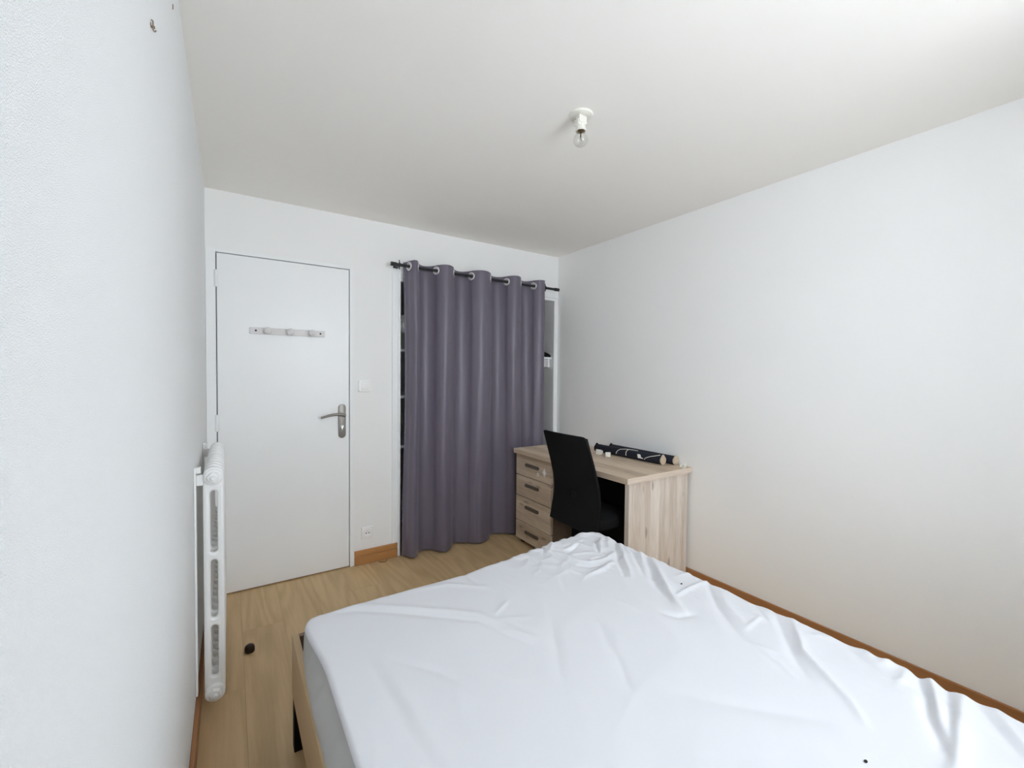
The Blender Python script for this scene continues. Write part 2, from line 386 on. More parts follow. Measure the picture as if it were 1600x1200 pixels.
# door
door = struct_root('door_1', ((DX0 + DX1) / 2, YB, 0))
bm = bmesh.new()
add_box(bm, XL + 0.001, DX0 - 0.004, YB - 0.008, YB + 0.06, 0, 2.070, bevel=0.002)
add_box(bm, DX1 + 0.002, 0.716, YB - 0.008, YB + 0.06, 0, 2.070, bevel=0.002)
add_box(bm, DX0 - 0.004, DX1 + 0.002, YB - 0.008, YB + 0.06, DZ + 0.004, 2.070, bevel=0.002)
obj('door_frame', bm, 'frame_white', door)
bm = bmesh.new()                                 # rebate the leaf closes against, blackened so the gaps read as shade
add_box(bm, DX0 - 0.02, DX0 + 0.02, YB + 0.044, YB + 0.1, 0, DZ + 0.03)
add_box(bm, DX1 - 0.02, DX1 + 0.018, YB + 0.044, YB + 0.1, 0, DZ + 0.03)
add_box(bm, DX0 - 0.02, DX1 + 0.018, YB + 0.044, YB + 0.1, DZ - 0.02, DZ + 0.03)
add_box(bm, DX0, DX1, YB + 0.044, YB + 0.1, 0, 0.02)
obj('door_rebate', bm, 'dark', door)
obj('door_leaf', box(DX0 + 0.001, DX1 - 0.004, YB - 0.004, YB + 0.038, 0.008, DZ - 0.001, bevel=0.0015), 'gloss_white', door)
for z0 in (0.991, 1.842, 0.20):
    bm = lathe([(0.0085, 0), (0.0085, 0.048)], (DX0 - 0.0015, YB - 0.012, z0), 'Z', 14)
    add_lathe(bm, [(0.0085, 0.050), (0.0085, 0.098)], (DX0 - 0.0015, YB - 0.012, z0), 'Z', 14)
    add_lathe(bm, [(0.006, 0.046), (0.006, 0.052)], (DX0 - 0.0015, YB - 0.012, z0), 'Z', 10)
    add_box(bm, DX0 - 0.014, DX0 + 0.012, YB - 0.0095, YB - 0.006, z0, z0 + 0.098, bevel=0.001)
    obj('hinge', bm, 'frame_white', door, smooth=40)
bm = prism(rrect(0.612, 0.660, 0.901, 1.131, 0.0235, 8), YB - 0.012, YB - 0.004, 'XZ', bevel=0.002)
hp = obj('handle_plate', bm, 'nickel', door, smooth=35, label='brushed nickel door plate')
bm = lathe([(0.012, 0), (0.012, 0.006), (0.0095, 0.008), (0.0095, 0.045)], (0.640, YB - 0.012, 1.060), '-Y', 20)
add_tube(bm, smooth_path([(0.648, YB - 0.055, 1.056), (0.63, YB - 0.057, 1.063), (0.60, YB - 0.057, 1.066), (0.56, YB - 0.055, 1.063), (0.525, YB - 0.052, 1.054), (0.497, YB - 0.050, 1.046)], 6), 0.0095, 12,
         taper=[1.1 - 0.35 * i / 30 for i in range(31)])
obj('lever', bm, 'nickel', hp, smooth=40)
bm = lathe([(0.0085, 0), (0.0085, 0.004)], (0.637, YB - 0.012, 0.980), '-Y', 18)
add_box(bm, 0.633, 0.641, YB - 0.016, YB - 0.012, 0.952, 0.978, bevel=0.001)
obj('lock_cylinder', bm, 'steel', hp, smooth=40)
obj('keyhole', box(0.6362, 0.6378, YB - 0.0166, YB - 0.0158, 0.973, 0.988), 'dark', hp)

# closet trim
tr = struct_root('trim_1', ((OX0 + OX1) / 2, YB, 0))
bm = bmesh.new()
add_box(bm, 0.980, 1.012, YB - 0.010, YB, 0.102, 2.098, bevel=0.002)
add_box(bm, 1.012, 1.022, YB - 0.006, YB, 0.102, 2.098, bevel=0.0015)
obj('outer_casing', bm, 'frame_white', tr)
obj('jamb', box(1.022, 1.041, YB - 0.012, YB + 0.13, 0.0, 2.055, bevel=0.002), 'frame_white', tr)
obj('jamb', box(2.464, 2.488, YB - 0.010, YB + 0.016, 0.0, 2.030, bevel=0.002), 'frame_white', tr)
bm = bmesh.new()
add_box(bm, 1.022, 2.508, YB - 0.008, YB, 2.055, 2.098, bevel=0.002)
add_box(bm, 1.041, 2.500, YB - 0.018, YB + 0.005, 2.032, 2.060, bevel=0.002)
add_box(bm, 1.041, 2.470, YB - 0.010, YB + 0.13, 2.008, 2.034, bevel=0.002)
obj('head_casing', bm, 'frame_white', tr)

# closet contents seen past the curtain
def shelf(x0, x1, z, label):
    s = thing('closet_shelf', ((x0 + x1) / 2, YB + 0.36, z - 0.02), label, 'shelf')
    obj('board', box(x0, x1, YB + 0.022, YB + 0.66, z - 0.018, z, bevel=0.001), 'frame_white', s)
    obj('bearer', box(x0, x0 + 0.018, YB + 0.05, YB + 0.65, z - 0.045, z - 0.0185), 'frame_white', s)
    return s
lefts = ((1.523, 'white closet shelf at the left, topmost one, holding a bag'), (1.178, 'white closet shelf at the left, middle one in the dark gap'), (0.807, 'white closet shelf at the left, lowest one in the dark gap'))
for z, lb in lefts: shelf(1.042, 1.62, z, lb)
sh = shelf(1.90, 2.463, 1.500, 'white closet shelf at the right edge of the curtain')
obj('divider', box(1.625, 1.645, YB + 0.135, YB + 0.675, 0.0, 2.0), 'grey', tr)
bm = bmesh.new()
bmesh.ops.create_icosphere(bm, subdivisions=4, radius=1.0)
for v in bm.verts:
    p = v.co.copy(); n = noise.noise(p * 2.2) * 0.16 + noise.noise(p * 6) * 0.06
    v.co = Vector((1.092 + p.x * 0.046 * (1 + n), YB + 0.068 + p.y * 0.048 * (1 + n), 1.708 + p.z * 0.068 * (1 + n)))
tag(obj('bag', bm, 'bag', smooth=180), 'crumpled white plastic bag in the gap left of the curtain', 'bag')
tag(obj('box', box(1.052, 1.20, YB + 0.04, YB + 0.35, 1.523, 1.636, bevel=0.004), 'green'), 'grey green box on the topmost left closet shelf, under the white bag', 'box')
bm = prism([(2.12, 1.5005), (2.461, 1.5005), (2.461, 1.520), (2.43, 1.535), (2.39, 1.547), (2.30, 1.560), (2.12, 1.560)], YB + 0.03, YB + 0.33, 'XZ', bevel=0.004)
tag(obj('folded_cloth', bm, 'mesh_black', smooth=40), 'folded black cloth on the closet shelf right of the curtain', 'cloth')
hb = thing('storage_box', (2.34, YB + 0.17, 1.408), 'small grey box hanging under the right closet shelf', 'box')
obj('body', box(2.22, 2.432, YB + 0.045, YB + 0.30, 1.410, 1.4815, bevel=0.003), 'grey', hb)
obj('edge_strip', box(2.4325, 2.458, YB + 0.040, YB + 0.30, 1.408, 1.4815, bevel=0.002), 'plastic', hb)

# ------------------------------------------------------------------ curtain and rod
RY, RZ = 2.995, 2.092
def rodz(x): return 2.108 - (x - 0.962) * 0.0095
cr = thing('curtain_rod', (1.70, RY, 2.09), 'thin black curtain rod above the closet opening', 'curtain rod')
obj('rod', tube([(0.965, RY, rodz(0.965)), (2.435, RY, rodz(2.435))], 0.0105, 16), 'iron', cr, smooth=40)
for x0, x1 in ((0.945, 0.985), (2.405, 2.450)):
    obj('finial', tube([(x0, RY, rodz(x0)), (x1, RY, rodz(x1))], 0.0145, 16), 'iron', cr, smooth=40)
for x in (1.005, 2.300):
    bm = bmesh.new()
    add_lathe(bm, [(0.018, 0), (0.018, 0.004)], (x, YB, rodz(x)), '-Y', 18)
    add_tube(bm, [(x, YB - 0.004, rodz(x)), (x, RY + 0.012, rodz(x))], 0.006, 10)
    pts = [(x, RY + 0.0145 * math.cos(a), rodz(x) + 0.0145 * math.sin(a)) for a in [PI * 2 * k / 20 for k in range(20)]]
    add_tube(bm, pts, 0.004, 8, closed=True)
    add_tube(bm, [(x, RY, rodz(x) + 0.014), (x, RY, rodz(x) + 0.034)], 0.0035, 8)
    add_tube(bm, [(x, RY, rodz(x) - 0.014), (x, RY, rodz(x) - 0.030)], 0.0045, 8)
    obj('bracket', bm, 'iron', cr, smooth=40)

rings = [1.074, 1.144, 1.283, 1.426, 1.576, 1.750, 1.901, 2.041, 2.174]
knots_x = [1.046] + rings + [2.262]
knots_p = [-0.62] + [float(i) for i in range(9)] + [8.62]
def fabric_x(p):
    for i in range(len(knots_p) - 1):
        if p <= knots_p[i + 1]:
            t = (p - knots_p[i]) / (knots_p[i + 1] - knots_p[i]); break
    return knots_x[i] + (knots_x[i + 1] - knots_x[i]) * t
def width_at(p):
    i = 0
    while i < len(knots_p) - 2 and p > knots_p[i + 1]: i += 1
    return knots_x[i + 1] - knots_x[i]
ZT, ZBOT = 2.143, 0.012
def cur(p, z):
    """point of the curtain cloth: p counts half waves along the rod"""
    f = (ZT - z) / (ZT - ZBOT)
    x = fabric_x(p)
    w = width_at(p)
    s = math.sin(PI * p)
    A = 0.056 * min(1.0, 0.62 + 0.38 * w / 0.15)
    # folds soften and wander on the way down
    A *= 1 - 0.16 * min(1, f * 1.6)
    y = RY - A * (abs(s) ** 0.72) * (1 if s > 0 else -1)
    dr = noise.noise(Vector((x * 2.3, f * 1.1, 3.1)))
    ed = smst(1.05, 1.22, x) * smst(2.25, 2.10, x)
    x2 = x + 0.036 * f * dr * ed + 0.006 * math.sin(2 * PI * p + 1.3) * f * ed
    y += f * 0.014 * noise.noise(Vector((x * 9.0, f * 1.7, 0.4))) + max(0, f - 0.05) * 0.007 * noise.noise(Vector((x * 26.0, f * 2.2, 7.7)))
    y += max(0, f - 0.8) * 0.09 * noise.noise(Vector((x * 7.0, f * 5.0, 1.9)))
    # spread of the hem: right side swings in behind the desk
    x2 += max(0, x - 1.64) * 0.02 * f + (1 - smst(1.05, 1.22, x)) * (0.016 * math.sin(PI * min(1, f * 1.2)) - 0.008 * f)
    y = min(y, RY + 0.058)
    zz = z
    if f > 0.97: zz += 0.006 * noise.noise(Vector((x * 6, 0, 5)))
    if f < 0.02: zz += 0.004 * s
    return Vector((x2, y, zz))
cu = thing('curtain', (1.64, RY, 0.01), 'dark plum eyelet curtain hanging across the closet opening', 'curtain')
bm = bmesh.new()
NP, NZ = 560, 300
ps = [knots_p[0] + (knots_p[-1] - knots_p[0]) * i / NP for i in range(NP + 1)]
# rows: fine near the top where the eyelets are cut, coarser below
zs = [ZT - 0.11 * j / 44 for j in range(45)] + [ZT - 0.11 - (ZT - 0.11 - ZBOT) * j / (NZ - 45) for j in range(1, NZ - 44)]
grid = [[bm.verts.new(cur(p, z)) for p in ps] for z in zs]
ring_c = [cur(float(i), rodz(rings[i])) for i in range(9)]
for j in range(len(zs) - 1):
    for i in range(NP):
        q = (grid[j][i], grid[j][i + 1], grid[j + 1][i + 1], grid[j + 1][i])
        if zs[j] > 2.0:
            c = (q[0].co + q[2].co) / 2
            if any((c - rc).length < 0.0215 for rc in ring_c): continue
        bm.faces.new(q)
bmesh.ops.delete(bm, geom=[v for v in bm.verts if not v.link_faces], context='VERTS')
cloth = obj('cloth', bm, 'curtain', cu, smooth=180)
md = cloth.modifiers.new('thickness', 'SOLIDIFY'); md.thickness = 0.0012; md.offset = 0
for i in range(9):
    c = ring_c[i]
    t = (cur(i + 0.06, c.z) - cur(i - 0.06, c.z)); t.z = 0; t.normalize()
    up = Vector((0, 0, 1)); nrm = t.cross(up)
    bm = bmesh.new(); n, R = 28, 0.0245
    prof = [(0.0066 * math.cos(a), 0.0040 * math.sin(a)) for a in [2 * PI * k / 8 for k in range(8)]]
    vs = []
    for k in range(n):
        a = 2 * PI * k / n; d = t * math.cos(a) + up * math.sin(a)
        vs.append([bm.verts.new(c + d * (R + u) + nrm * v) for u, v in prof])
    for k in range(n):
        for m in range(8): bm.faces.new((vs[k][m], vs[k][(m + 1) % 8], vs[(k + 1) % n][(m + 1) % 8], vs[(k + 1) % n][m]))
    obj('eyelet', bm, 'ring', cu, smooth=180)

# ------------------------------------------------------------------ bed
bed = thing('bed_frame', (0.90, 0.63, 0), 'light oak veneer double bed frame beneath the white mattress', 'bed')
BX0, BX1, BY0, BY1 = 0.181, 1.628, -0.42, 1.707
obj('side_rail', box(BX0, BX0 + 0.022, BY0, BY1, 0.189, 0.402, bevel=0.0015), 'bed_oak', bed)
obj('side_rail', box(BX1 - 0.022, BX1, BY0, BY1, 0.189, 0.402, bevel=0.0015), 'bed_oak', bed)
obj('foot_board', box(BX0 + 0.0225, BX1 - 0.0225, BY1 - 0.020, BY1, 0.189, 0.400, bevel=0.0015), 'oak_shaded', bed)  # darker than the rails so the gap at the mattress stays dark
obj('head_board', box(BX0 + 0.0225, BX1 - 0.0225, BY0, BY0 + 0.022, 0.189, 0.62, bevel=0.0015), 'bed_oak', bed)
for x in (BX0 + 0.002, BX1 - 0.092):
    for y in (BY0 + 0.025, BY1 - 0.045):
        obj('leg', box(x, x + 0.09, y, y + 0.04, 0.0, 0.188, bevel=0.002), 'black', bed)
obj('centre_beam', box(0.875, 0.925, BY0 + 0.023, BY1 - 0.021, 0.20, 0.25), 'black', bed)
k = 0
for i in range(14):
    y = BY0 + 0.08 + i * 0.145
    obj('slat', box(BX0 + 0.03, BX1 - 0.03, y, y + 0.06, 0.251, 0.268), 'bed_oak', bed)

MX0, MX1, MY0, MY1 = 0.204, 1.600, -0.392, 1.640
bm = prism(rrect(MX0 + 0.02, MX1 - 0.02, MY0 + 0.02, MY1 - 0.02, 0.10, 8), 0.270, 0.455, 'XY', bevel=0.03)
tag(obj('mattress', bm, 'mattress', smooth=50), 'double mattress lying on the bed frame inside a white sheet', 'mattress')

FOLDS = [([(1.571,0.725),(1.433,0.626),(1.318,0.519)],-0.007,0.016),([(1.572,0.671),(1.421,0.573),(1.369,0.498),(1.308,0.425),(1.259,0.374)],0.009,0.012),([(1.608,0.373),(1.494,0.321),(1.361,0.276),(1.309,0.26)],-0.01,0.014),([(1.641,0.364),(1.528,0.31),(1.383,0.263),(1.307,0.242)],0.01,0.012),([(1.598,0.306),(1.447,0.265),(1.274,0.241)],-0.008,0.013),([(1.579,0.267),(1.404,0.245),(1.222,0.219)],0.012,0.016),([(1.562,0.245),(1.481,0.195),(1.419,0.149)],-0.007,0.016),([(1.591,0.227),(1.508,0.178),(1.442,0.134)],0.006,0.014),([(1.564,0.965),(1.452,0.868),(1.35,0.732)],-0.007,0.014),([(1.568,0.923),(1.477,0.837),(1.402,0.736)],0.004,0.014),([(1.586,0.982),(1.517,0.984),(1.382,0.978)],0.006,0.009),([(1.385,0.726),(1.503,0.736)],0.004,0.008),([(1.544,0.423),(1.604,0.413)],0.008,0.014),([(1.573,1.466),(1.422,1.309),(1.342,1.199)],-0.009,0.01),([(1.582,1.441),(1.446,1.294),(1.36,1.174)],0.008,0.009),([(1.575,1.375),(1.484,1.255),(1.404,1.147)],-0.007,0.01),([(1.615,1.367),(1.526,1.259),(1.437,1.145)],0.007,0.01),([(1.55,1.267),(1.428,1.131),(1.359,1.026),(1.343,0.977)],-0.011,0.015),([(1.571,1.246),(1.448,1.1),(1.37,0.997),(1.315,0.892)],0.01,0.013),([(1.266,1.492),(1.269,1.413),(1.306,1.367),(1.401,1.345),(1.478,1.376)],0.006,0.01),([(1.244,1.466),(1.243,1.384),(1.28,1.339),(1.368,1.313)],-0.004,0.01),([(1.218,1.289),(1.311,1.292),(1.391,1.313)],0.007,0.011),([(1.289,1.519),(1.397,1.53)],0.005,0.008),([(1.285,1.488),(1.426,1.539)],-0.005,0.008),([(1.513,1.541),(1.405,1.414)],-0.006,0.008),([(1.54,1.524),(1.415,1.407)],0.006,0.009),([(1.216,1.532),(1.307,1.613)],0.006,0.009),([(1.366,1.651),(1.299,1.513)],-0.006,0.009),([(1.204,1.555),(1.266,1.657)],-0.005,0.009),([(1.468,1.608),(1.562,1.569)],0.005,0.01),([(1.421,1.627),(1.48,1.561)],-0.005,0.009),([(1.573,1.513),(1.492,1.426)],0.005,0.008),([(1.566,1.406),(1.52,1.342)],-0.005,0.008),([(1.555,1.226),(1.571,1.171)],0.004,0.009),([(1.521,1.073),(1.602,1.055)],0.004,0.01),([(1.395,1.152),(1.419,1.087),(1.402,1.027)],0.005,0.01),([(1.25,0.942),(1.277,0.897),(1.327,0.87)],-0.006,0.013),([(1.178,1.097),(1.197,1.023),(1.203,0.972)],0.002,0.014),([(1.168,1.646),(1.105,1.435)],-0.003,0.013),([(1.13,1.351),(1.082,1.246)],-0.003,0.012),([(0.923,1.149),(0.841,1.02),(0.756,0.885)],-0.003,0.016),([(1.041,1.033),(0.969,0.892),(0.9,0.765)],-0.003,0.016),([(0.746,1.202),(0.818,1.102)],0.003,0.014),([(0.776,1.251),(0.877,1.202)],0.002,0.012),([(0.277,1.64),(0.382,1.605),(0.561,1.466),(0.73,1.319),(0.809,1.111)],0.0035,0.014),([(0.272,1.608),(0.373,1.569),(0.547,1.429),(0.708,1.28),(0.788,1.081)],-0.003,0.012),([(0.386,1.238),(0.489,1.122),(0.552,0.995)],-0.003,0.016),([(0.319,1.271),(0.336,1.012),(0.35,0.84)],-0.0035,0.018),([(0.356,1.247),(0.369,0.991),(0.383,0.818)],0.003,0.018),([(0.777,1.279),(0.854,1.333)],0.004,0.01),([(0.827,1.682),(0.832,1.506)],-0.003,0.012),([(1.095,1.657),(1.227,1.609)],0.004,0.01),([(0.86,1.624),(1.018,1.592)],0.003,0.012),([(0.581,1.602),(0.73,1.57),(0.848,1.465)],0.003,0.012),([(1.329,0.648),(1.286,0.542)],0.003,0.01),([(0.991,0.693),(1.08,0.57),(1.202,0.421)],-0.003,0.02),([(1.328,0.686),(1.355,0.598)],0.003,0.012),([(1.561,0.519),(1.512,0.449)],-0.005,0.013),([(1.596,0.515),(1.542,0.436)],0.005,0.012),([(1.531,0.594),(1.551,0.566)],0.004,0.009),([(1.592,0.414),(1.562,0.372),(1.469,0.374)],0.005,0.012),([(1.611,0.813),(1.599,0.698)],0.004,0.01),([(1.589,0.909),(1.567,0.79),(1.483,0.705)],-0.004,0.012)]
def seg_d(px, py, a, b):
    dx, dy = b[0] - a[0], b[1] - a[1]; l2 = dx * dx + dy * dy
    t = max(0.0, min(1.0, ((px - a[0]) * dx + (py - a[1]) * dy) / l2))
    ex, ey = px - a[0] - dx * t, py - a[1] - dy * t
    return math.sqrt(ex * ex + ey * ey), t
PREP = []
for pts, amp, sg in FOLDS:
    ls = [math.dist(a, b) for a, b in zip(pts, pts[1:])]; tot = sum(ls); acc = 0; segs = []
    for (a, b), l in zip(zip(pts, pts[1:]), ls):
        segs.append((a, b, acc / tot, l / tot)); acc += l
    m = sg * 3.2
    PREP.append((segs, amp, sg, min(p[0] for p in pts) - m, max(p[0] for p in pts) + m, min(p[1] for p in pts) - m, max(p[1] for p in pts) + m))
def sheet_h(x, y):
    h = 0.0
    wob = noise.noise(Vector((x * 9, y * 9, 2.2))) * 0.006
    for segs, amp, sg, x0, x1, y0, y1 in PREP:
        if x < x0 or x > x1 or y < y0 or y > y1: continue
        best, bt = 9.0, 0.0
        for a, b, t0, tl in segs:
            d, t = seg_d(x + wob, y - wob, a, b)
            if d < best: best, bt = d, t0 + tl * t
        w = math.sin(PI * (0.06 + 0.88 * bt)) ** 0.6
        h += 1.25 * amp * w * math.exp(-(best / sg) ** 1.6 / 1.1)
    # broad undulation and soft creases of a loose cover
    h += 0.0035 * noise.noise(Vector((x * 3.0, y * 2.2, 0.7)))
    far = smst(1.15, 1.6, y) * smst(0.7, 1.4, x) + 0.8 * smst(1.30, 1.62, x)
    r1 = 1 - abs(noise.noise(Vector((x * 11.0 + 2.0 * y, y * 6.0, 4.4))))
    h += min(1, far) * 0.0045 * (r1 ** 3 - 0.4) * (1 - 0.5 * smst(1.45, 1.6, x) * smst(1.4, 1.2, y))
    r2 = 1 - abs(noise.noise(Vector((x * 26.0, y * 19.0, 9.4))))
    h += min(1, far) * 0.0030 * (r2 ** 2 - 0.5)
    cor = smst(1.15, 1.5, y) * smst(0.85, 1.25, x)
    r4 = 1 - abs(noise.noise(Vector((x * 17.0 + y * 6.0, y * 13.0 - x * 4.0, 21.4))))
    h += cor * 0.0065 * (r4 ** 4 - 0.4)
    r3 = 1 - abs(noise.noise(Vector((x * 5.0 - y * 2.0, y * 4.0 + x, 14.4))))
    h += 0.0022 * r3 ** 4
    return h
def top_z(x, y):
    return 0.498 + 0.036 * smst(0.75, 1.5, x) + 0.006 * smst(1.3, 1.6, y) * smst(0.8, 1.3, x) + sheet_h(x, y)
frL, frO, rin = 0.014, 0.042, 0.042                               # roll of the cover over the mattress edge; corner radius of the flat top
IX0, IX1, IY0, IY1 = MX0 + frL, MX1 - frO, MY0 + frO, MY1 - frO
def roll(nn): return frO + (frL - frO) * smst(0.3, 0.95, -nn.x)
bm = bmesh.new()
NX, NY = 280, 400
def row_span(y):
    d = min(y - IY0, IY1 - y)
    if d >= rin: return IX0, IX1
    e = rin - math.sqrt(max(0.0, rin * rin - (rin - d) ** 2))
    return IX0 + e, IX1 - e
ys = [IY0 + (IY1 - IY0) * j / NY for j in range(NY + 1)]
g = []
for y in ys:
    a, b = row_span(y)
    row = []
    for i in range(NX + 1):
        x = a + (b - a) * i / NX
        row.append(bm.verts.new((x, y, top_z(x, y))))
    g.append(row)
for j in range(NY):
    for i in range(NX): bm.faces.new((g[j][i], g[j][i + 1], g[j + 1][i + 1], g[j + 1][i]))
edge = [g[0][i] for i in range(NX)] + [g[j][NX] for j in range(NY)] + [g[NY][i] for i in range(NX, 0, -1)] + [g[j][0] for j in range(NY, 0, -1)]
def out_normal(x, y):
    cx = min(max(x, IX0 + rin), IX1 - rin); cy = min(max(y, IY0 + rin), IY1 - rin)
    n = Vector((x - cx, y - cy, 0))
    return n.normalized()
cont = [(v.co.copy(), out_normal(v.co.x, v.co.y)) for v in edge]
ringsv = [edge]; NC = len(edge)
NA = 8
for k in range(1, NA + 1):
    a = PI / 2 * k / NA; row = []
    for p, nn in cont:
        fr = roll(nn); o = fr * math.sin(a)
        q = p + nn * o
        zz = top_z(p.x + nn.x * o * 0.5, p.y + nn.y * o * 0.5)
        row.append(bm.verts.new((q.x, q.y, zz - fr * (1 - math.cos(a)))))
    ringsv.append(row)
for p, q in zip(ringsv, ringsv[1:]):
    for i in range(NC): bm.faces.new((p[i], p[(i + 1) % NC], q[(i + 1) % NC], q[i]))
# the hem of the top pulls in a little along the near part of the left side
def pull(x, y): return 0.021 * smst(1.56, 1.28, y) * smst(0.60, 0.24, x)
for v in bm.verts: v.co.x += pull(v.co.x, v.co.y)
last = [v.co.copy() for v in ringsv[-1]]
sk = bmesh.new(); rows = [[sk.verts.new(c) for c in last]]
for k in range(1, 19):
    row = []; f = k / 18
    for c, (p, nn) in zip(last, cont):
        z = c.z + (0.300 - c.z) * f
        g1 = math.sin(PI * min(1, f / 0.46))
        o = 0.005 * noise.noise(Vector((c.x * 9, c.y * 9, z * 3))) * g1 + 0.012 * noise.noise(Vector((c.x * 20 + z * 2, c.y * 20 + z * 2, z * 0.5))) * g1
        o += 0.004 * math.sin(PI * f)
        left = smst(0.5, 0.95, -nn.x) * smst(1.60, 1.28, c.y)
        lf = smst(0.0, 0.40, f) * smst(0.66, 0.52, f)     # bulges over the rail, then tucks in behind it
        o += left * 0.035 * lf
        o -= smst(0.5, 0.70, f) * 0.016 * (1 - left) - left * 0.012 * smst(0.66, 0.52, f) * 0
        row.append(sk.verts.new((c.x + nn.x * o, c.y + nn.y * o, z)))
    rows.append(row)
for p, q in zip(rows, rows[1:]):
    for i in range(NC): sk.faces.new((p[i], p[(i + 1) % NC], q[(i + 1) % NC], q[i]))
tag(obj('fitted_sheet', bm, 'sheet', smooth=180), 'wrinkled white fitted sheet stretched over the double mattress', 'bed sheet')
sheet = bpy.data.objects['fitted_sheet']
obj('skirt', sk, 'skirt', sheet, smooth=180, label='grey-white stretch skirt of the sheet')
def speck(x, y, label):
    z = top_z(x, y); bm = bmesh.new(); bmesh.ops.create_icosphere(bm, subdivisions=2, radius=0.0032)
    for v in bm.verts: v.co = Vector((x, y, z + 0.002)) + Vector((v.co.x * 1.5, v.co.y, v.co.z * 0.7))
    tag(obj('crumb', bm, 'dark', smooth=180), label, 'crumb')
speck(1.468, 1.021, 'tiny dark crumb on the sheet near the desk end of the bed')
speck(1.143, 0.337, 'tiny dark crumb on the sheet at the bottom of the picture')

# ------------------------------------------------------------------ desk
desk = thing('desk', (2.21, 2.27, 0), 'sonoma oak desk with drawers standing against the right wall', 'desk')
DKX0, DKX1 = 1.902, 2.509
DY0, DY1 = 1.684, 2.868
obj('desktop', box(DKX0, DKX1, DY0, DY1, 0.716, 0.751, bevel=0.0015), 'oak_y', desk)
obj('edge_band', box(DKX0, DKX1, DY0 - 0.0008, DY0, 0.717, 0.750), 'oak_edge', desk)
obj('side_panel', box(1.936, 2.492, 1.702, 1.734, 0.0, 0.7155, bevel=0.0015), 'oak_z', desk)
cab = obj('drawer_cabinet', box(1.944, 2.47, 2.406, 2.862, 0.03, 0.7155, bevel=0.0015), 'oak_shaded', desk)
for yy in (2.43, 2.80):
    for xx in (1.96, 2.42): obj('foot', box(xx, xx + 0.04, yy, yy + 0.04, 0.0, 0.0298, bevel=0.002), 'black', desk)
obj('knee_space_infill', box(2.12, 2.138, 1.7345, 2.4055, 0.02, 0.7155), 'panel_black', desk)  # black infill sheet added to keep the knee space dark
zsd = (0.712, 0.548, 0.383, 0.180, 0.034)
zsd = [0.7135, 0.546, 0.380, 0.180, 0.032]
for i in range(4):
    z1, z0 = zsd[i] - 0.0035, zsd[i + 1] + 0.0035
    dr = obj('drawer', box(1.925, 1.9435, 2.412, 2.860, z0, z1, bevel=0.0012), 'oak_front', desk)
    hz = (0.640, 0.481, 0.309, 0.113)[i]
    hb_ = prism(rrect(2.556, 2.728, hz - 0.0125, hz + 0.0125, 0.012, 5), 1.914, 1.9252, 'YZ', bevel=0.003)
    obj('handle', hb_, 'handle', dr, smooth=35)
    if i == 0:
        obj('lock', lathe([(0.014, 0), (0.014, 0.003), (0.011, 0.004)], (1.9252, 2.569, 0.593), '-X', 18), 'plastic', dr, smooth=40)
        obj('keyhole', box(1.9206, 1.9214, 2.567, 2.571, 0.588, 0.598), 'dark', dr)
        st = []
        for k in range(16):
            a = 2 * PI * k / 16; r = (0.038 if k % 4 == 0 else 0.028) if k % 2 == 0 else 0.016
            st.append((2.492 + r * 0.75 * math.cos(a), 0.622 + r * math.sin(a)))
        obj('sticker', prism(st, 1.9238, 1.9250, 'YZ'), 'plastic', dr, label='torn pale sticker')

# ------------------------------------------------------------------ office chair
CHY0, CHY1 = 1.806, 2.232
ch = thing('office_chair', (1.98, 2.02, 0), 'black office chair with a tall mesh back pushed under the desk', 'chair')
prof = [(1.700, 0.985), (1.735, 0.88), (1.772, 0.768), (1.800, 0.66), (1.806, 0.58), (1.795, 0.50), (1.778, 0.40)]
pp = smooth_path([(p[0], 0, p[1]) for p in prof], 8)
def back_pt(s, v):
    """s 0..1 down the back, v -1..1 across"""
    i = s * (len(pp) - 1); a = int(min(i, len(pp) - 2)); q = pp[a].lerp(pp[a + 1], i - a)
    hw = 0.196 + 0.020 * s
    cx = -0.012 * (1 - v * v)                              # shallow hollow across the back
    y = 2.022 + v * hw
    return Vector((q.x + cx, y, q.z))
def back_panel(t0, t1, inset, rad):
    bm = bmesh.new(); NS, NV = 72, 40; rows = []
    for side in (t0, t1):
        rows.append([[None] * (NV + 1) for _ in range(NS + 1)])
        for i in range(NS + 1):
            for j in range(NV + 1):
                s, v = (i / NS) ** 2, -1 + 2 * j / NV
                # round off the top corners
                hw, ht = 0.20, 0.60
                u, w = v * hw, s * ht
                rd = rad if v < 0 else 0.012
                if w < rd:
                    dx = abs(u) ; lim = hw - rd + math.sqrt(max(0, rd * rd - (rd - w) ** 2))
                    u = u * lim / hw
                c = back_pt(s, u / hw * (1 - inset))
                rows[-1][i][j] = bm.verts.new(c + Vector((side, 0, 0)))
    for r in rows:
        for i in range(NS):
            for j in range(NV): bm.faces.new((r[i][j], r[i][j + 1], r[i + 1][j + 1], r[i + 1][j]))
    a, b = rows
    loop = [(0, j) for j in range(NV)] + [(i, NV) for i in range(NS)] + [(NS, j) for j in range(NV, 0, -1)] + [(i, 0) for i in range(NS, 0, -1)]
    for (i, j), (k, l) in zip(loop, loop[1:] + loop[:1]):
        bm.faces.new((a[i][j], a[k][l], b[k][l], b[i][j]))
    return bm
obj('backrest', back_panel(0.0, 0.016, 0.0, 0.038), 'mesh_black', ch, smooth=50)
for v in (-0.93, 0.93):
    obj('back_frame', tube([back_pt(0.03 + 0.95 * k / 24, v) + Vector((0.018, 0, 0)) for k in range(25)], 0.010, 10), 'black', ch, smooth=40)
bm = prism(rrect(1.800, 2.115, 1.798, 2.246, 0.07, 8), 0.420, 0.495, 'XY', bevel=0.022)
obj('seat', bm, 'mesh_black', ch, smooth=50)
